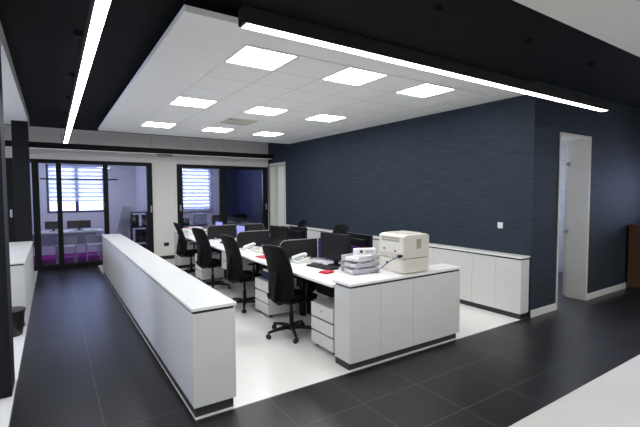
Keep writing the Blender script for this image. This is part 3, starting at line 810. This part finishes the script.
MB().cyl((-.05, -.0375, .042), (-.05, -.034, .042), .018, n=18).build('spine_hole', M['purple'], lb)
MB().box(.0, .09, -.037, -.034, .02, .055).build('spine_label', M['tray'], lb)

# printer
pr = thing('laser_printer', 'beige laser printer with its back to the desks, on the near end cabinet', 'printer', (3.04, 3.03, HC))
W, D, H = .385, .39, .415
MB().box(.004, W - .002, .004, D, .006, .155, bev=.008).build('paper_tray_unit', M['beige'], pr)
MB().prism([(0, .16), (W, .16), (W, H - .02), (W - .04, H), (.05, H), (0, H - .018)], 'Y', 0, D, .010).build('body', M['beige'], pr)
MB().box(.07, W - .06, .07, D - .05, H - .004, H + .008, bev=.004).build('output_lid', M['beige2'], pr)
g = MB()
for k in range(9): g.box(.185, .255, -.0025, .003, .262 + .0115 * k, .269 + .0115 * k)
g.build('side_grille', M['ventgrey'], pr)
g = MB()
for q in range(2):
    for k in range(12): g.box(-.0025, .003, .07 + .023 * k, .083 + .023 * k, .335 + .028 * q, .355 + .028 * q)
g.build('rear_vent', M['ventgrey'], pr)
MB().box(-.004, .004, .05, .36, .175, .215, bev=.003).build('rear_slot_cover', M['beige2'], pr)
MB().box(-.001, .008, .03, .37, .03, .13, bev=.003).build('tray_cover', M['beige'], pr)
for (y, z) in ((.30, .25), (.13, .235), (.22, .19), (.07, .195)): MB().box(-.003, .003, y - .012, y + .012, z - .009, z + .009).build('port', M['dark'], pr)
MB().box(-.004, .003, .24, .27, .085, .11, bev=.002).build('power_inlet', M['plastic'], pr)
cb = thing('printer_cable', 'blue-grey cable hanging from the black plug of the printer', 'cable', (3.03, 3.06, HC + .18))
MB().tube([(-.03, .0, .012), (-.06, .015, .0), (-.09, .06, -.03), (-.10, .12, -.075), (-.13, .16, -.12), (-.16, .18, -.15), (-.20, .20, -.168), (-.24, .21, -.170)], .005, 8).build('wire', M['cable'], cb, smooth=True)
MB().box(-.045, .004, -.016, .016, .0, .028, bev=.004).build('plug', M['plastic'], cb)

# ------------------------------------------------------------------ meeting room behind the left glazing
tb = thing('meeting_table', 'white table in the meeting room behind the left glazing', 'table', (.35, 12.15, 0))
MB().box(-1.3, .75, -.42, .42, .72, .75, bev=.004).build('tabletop', M['white_top'], tb)
for x in (-1.2, .65):
    for y in (-.34, .34): MB().box(x - .02, x + .02, y - .02, y + .02, 0, .72).build('leg', M['whitemetal'], tb)
MB().box(-1.15, .6, .30, .32, .36, .70).build('modesty_panel', M['frost'], tb)
def wchair(label, loc, rz):
    r = thing('visitor_chair', label, 'chair', loc, rz, 'white visitor chairs')
    MB().box(-.2, .2, -.2, .2, .42, .45, bev=.01).build('seat', M['whitemetal'], r)
    MB().grid(lambda u, v: (-.2 + .4 * u, -.21 - .02 * (1 - (2 * u - 1) ** 2) - .03 * v, .50 + .18 * v), 8, 4, .012).build('backrest', M['whitemetal'], r)
    for x in (-.19, .19):
        MB().tube([(x, -.24, .68), (x, -.21, .43), (x, -.2, 0)], .013, 8).build('leg', M['whitemetal'], r)
        MB().tube([(x, .19, .43), (x, .2, 0)], .013, 8).build('leg', M['whitemetal'], r)
    MB().box(-.19, .19, -.205, -.19, .2, .215).build('stretcher', M['whitemetal'], r)
    return r
wv = wchair('white metal visitor chair at the meeting table beside the glazing mullion', (.24, 11.46, 0), .08)
dup(wv, (.86, 11.5, 0), 'white metal visitor chair at the meeting table nearer the corridor divider', rz=-.08)
def mon_small(label, loc, w, h):
    r = thing('monitor', label, 'monitor', loc, 0, 'monitors on the meeting table')
    MB().box(-w / 2, w / 2, -.015, .015, .05, .05 + h, bev=.006).build('casing', M['plastic'], r)
    MB().box(-.03, .03, -.01, .01, .0, .06).build('neck', M['plastic'], r)
    MB().box(-.1, .1, -.07, .07, 0, .012, bev=.004).build('base', M['plastic'], r)
mon_small('small black monitor on the meeting table left of the mullion', (.0, 12.25, .75), .36, .2)
mon_small('wide black monitor on the meeting table right of the mullion', (.56, 12.25, .75), .54, .2)
sheets('paper_stack', 'white papers on the meeting table', 'papers', M['paper'], (.75, 11.9, .75), .1, .3, .21, .015, 3)
rk = thing('open_rack', 'dark open rack of black files behind the left glazing', 'rack', (1.86, 11.35, 0))
for x in (-.19, .19):
    MB().box(x - .01, x + .01, -.15, .15, 0, 1.22, bev=.002).build('side_panel', M['plastic'], rk)
for z in (.05, .44, .82, 1.2): MB().box(-.18, .18, -.15, .15, z, z + .02).build('shelf', M['plastic'], rk)
q = 0
for z in (.07, .46, .84):
    for k in range(4):
        if (z, k) in ((.84, 2), (.46, 0)): continue
        q += 1
        lab = {.07: 'bottom', .46: 'middle', .84: 'top'}[z]
        tag(MB().box(-.03, .03, -.12, .12, 0, .30, bev=.003).build('file_box', M['binder'], loc=(1.725 + .08 * k, 11.34, z + .001)), 'black file box on the %s shelf of the dark rack' % lab, 'file box', 'file boxes on the %s rack shelf' % lab)
fc = thing('flip_chart', 'pale flip chart leaning behind the left glazing beside the dark rack', 'flip chart', (1.55, 11.85, 0))
MB().prism([(-.20, .5), (.12, .5), (.20, 1.35), (-.02, 1.35)], 'Y', -.02, .02, .004).build('board', M['whitemetal'], fc)
for x0, x1 in ((-.17, -.06), (.10, .14)): MB().tube([(x1, .02, 1.2), (x0 - .03, .06, 0)], .012, 8).build('leg', M['whitemetal'], fc)

# room behind the right glazing
rd = thing('side_table', 'dark table behind the right glazing carrying office machines', 'table', (3.75, 12.0, 0))
MB().box(-1.0, 1.45, -.35, .35, .75, .78, bev=.004).build('tabletop', M['darkdesk'], rd)
for x in (-.95, 1.4):
    for y in (-.3, .3): MB().box(x - .02, x + .02, y - .02, y + .02, 0, .75).build('leg', M['plastic'], rd)
k = thing('desktop_printer', 'low black machine on the dark table below the right blind', 'printer', (3.05, 11.95, .78))
MB().box(-.2, .22, -.2, .2, 0, .2, bev=.03).build('body', M['plastic'], k); MB().box(-.15, .17, -.21, -.19, .05, .09).build('paper_slot', M['dark'], k)
k = thing('organizer_box', 'clear plastic box on the dark table below the right blind', 'box', (3.62, 11.95, .78))
MB().box(-.17, .17, -.14, .14, 0, .30, bev=.01).build('body', M['frost'], k); MB().box(-.175, .175, -.145, .145, .30, .32, bev=.004).build('lid', M['frost'], k)
k = thing('loudspeaker', 'black loudspeaker on the dark table behind the mullion', 'speaker', (4.10, 11.9, .78))
MB().box(-.11, .11, -.1, .1, 0, .26, bev=.01).build('cabinet', M['plastic'], k); MB().cyl((0, -.104, .1), (0, -.098, .1), .06, n=20).build('cone', M['key'], k); MB().cyl((0, -.104, .2), (0, -.098, .2), .03, n=16).build('tweeter', M['key'], k)
k = thing('desk_monitor', 'dark monitor on the dark table in front of the navy wall', 'monitor', (4.85, 11.95, .78))
MB().box(-.24, .24, -.015, .015, .03, .26, bev=.005).build('casing', M['plastic'], k); MB().box(-.1, .1, -.07, .07, 0, .012).build('base', M['plastic'], k); MB().box(-.03, .03, -.01, .012, .01, .08).build('neck', M['plastic'], k)
sheets('paper_stack', 'grey papers on the dark table in front of the navy wall', 'papers', M['keylite'], (4.45, 11.85, .78), .1, .3, .21, .06, 5)

# ------------------------------------------------------------------ light from outside, unseen fill lights, camera
w = bpy.data.worlds.new('World'); S.world = w; w.use_nodes = True
bg = w.node_tree.nodes['Background']; bg.inputs[0].default_value = (.64, .70, 1.0, 1); bg.inputs[1].default_value = 4.6
def area(name, loc, rot, sx, sy, power, col):
    l = bpy.data.lights.new(name, 'AREA'); l.shape = 'RECTANGLE'; l.size = sx; l.size_y = sy; l.energy = power; l.color = col
    o = bpy.data.objects.new(name, l); COL.objects.link(o); o.location = loc; o.rotation_euler = rot
    return o
for k, (x, y, e) in enumerate(((-1.6, -1.2, 42), (2.2, -1.2, 42), (6.0, -.8, 42), (-2.4, 4.5, 20), (-2.4, 7.5, 26))):
    area('soffit_fill_light', (x, y, 2.985), (0, 0, 0), .55, .55, e, (.95, .97, 1))  # unseen fill lights without fixtures, added to brighten the foreground and left side
area('meeting_room_fill_light', (.4, 12.2, 2.93), (0, 0, 0), 1.5, .6, 19, (.72, .76, 1))  # added fill that brightens the room behind the left glazing
area('meeting_room_fill_light', (3.8, 12.2, 2.93), (0, 0, 0), 1.5, .6, 14, (.72, .76, 1))  # added fill for the room behind the right glazing
area('washroom_fill_light', (7.3, 3.8, 2.88), (0, 0, 0), .5, .5, 60, (.75, .8, 1))  # hidden fill light added to brighten the tiled wall
area('side_room_fill_light', (6.9, 10.2, 2.88), (0, 0, 0), .5, .5, 12, (.9, 1, .95))  # unseen fill light without a fixture

cd = bpy.data.cameras.new('camera'); cam = bpy.data.objects.new('camera', cd); COL.objects.link(cam)
cd.sensor_fit = 'HORIZONTAL'; cd.sensor_width = 36; cd.lens = 36 * 406.085 / 640; cd.clip_start = .05; cd.clip_end = 200
yaw, pitch, roll = math.radians(-33.3653), math.radians(-2.9479), math.radians(-.21217)
fwd = Vector((-math.sin(yaw) * math.cos(pitch), math.cos(yaw) * math.cos(pitch), math.sin(pitch)))
right = Vector((math.cos(yaw), math.sin(yaw), 0)); up = right.cross(fwd)
r2 = right * math.cos(roll) + up * math.sin(roll); u2 = -right * math.sin(roll) + up * math.cos(roll)
mw = Matrix((r2, u2, -fwd)).transposed().to_4x4(); mw.translation = (0, 0, 1.70)
cam.matrix_world = mw
S.camera = cam
S.view_settings.view_transform = 'Standard'; S.view_settings.look = 'None'; S.view_settings.gamma = 1; S.view_settings.use_curve_mapping = False
S.view_settings.exposure = 0.78
S.cycles.use_denoising = True
S.cycles.max_bounces = 8; S.cycles.transparent_max_bounces = 16; S.cycles.sample_clamp_indirect = 6; S.cycles.caustics_reflective = False; S.cycles.caustics_refractive = False
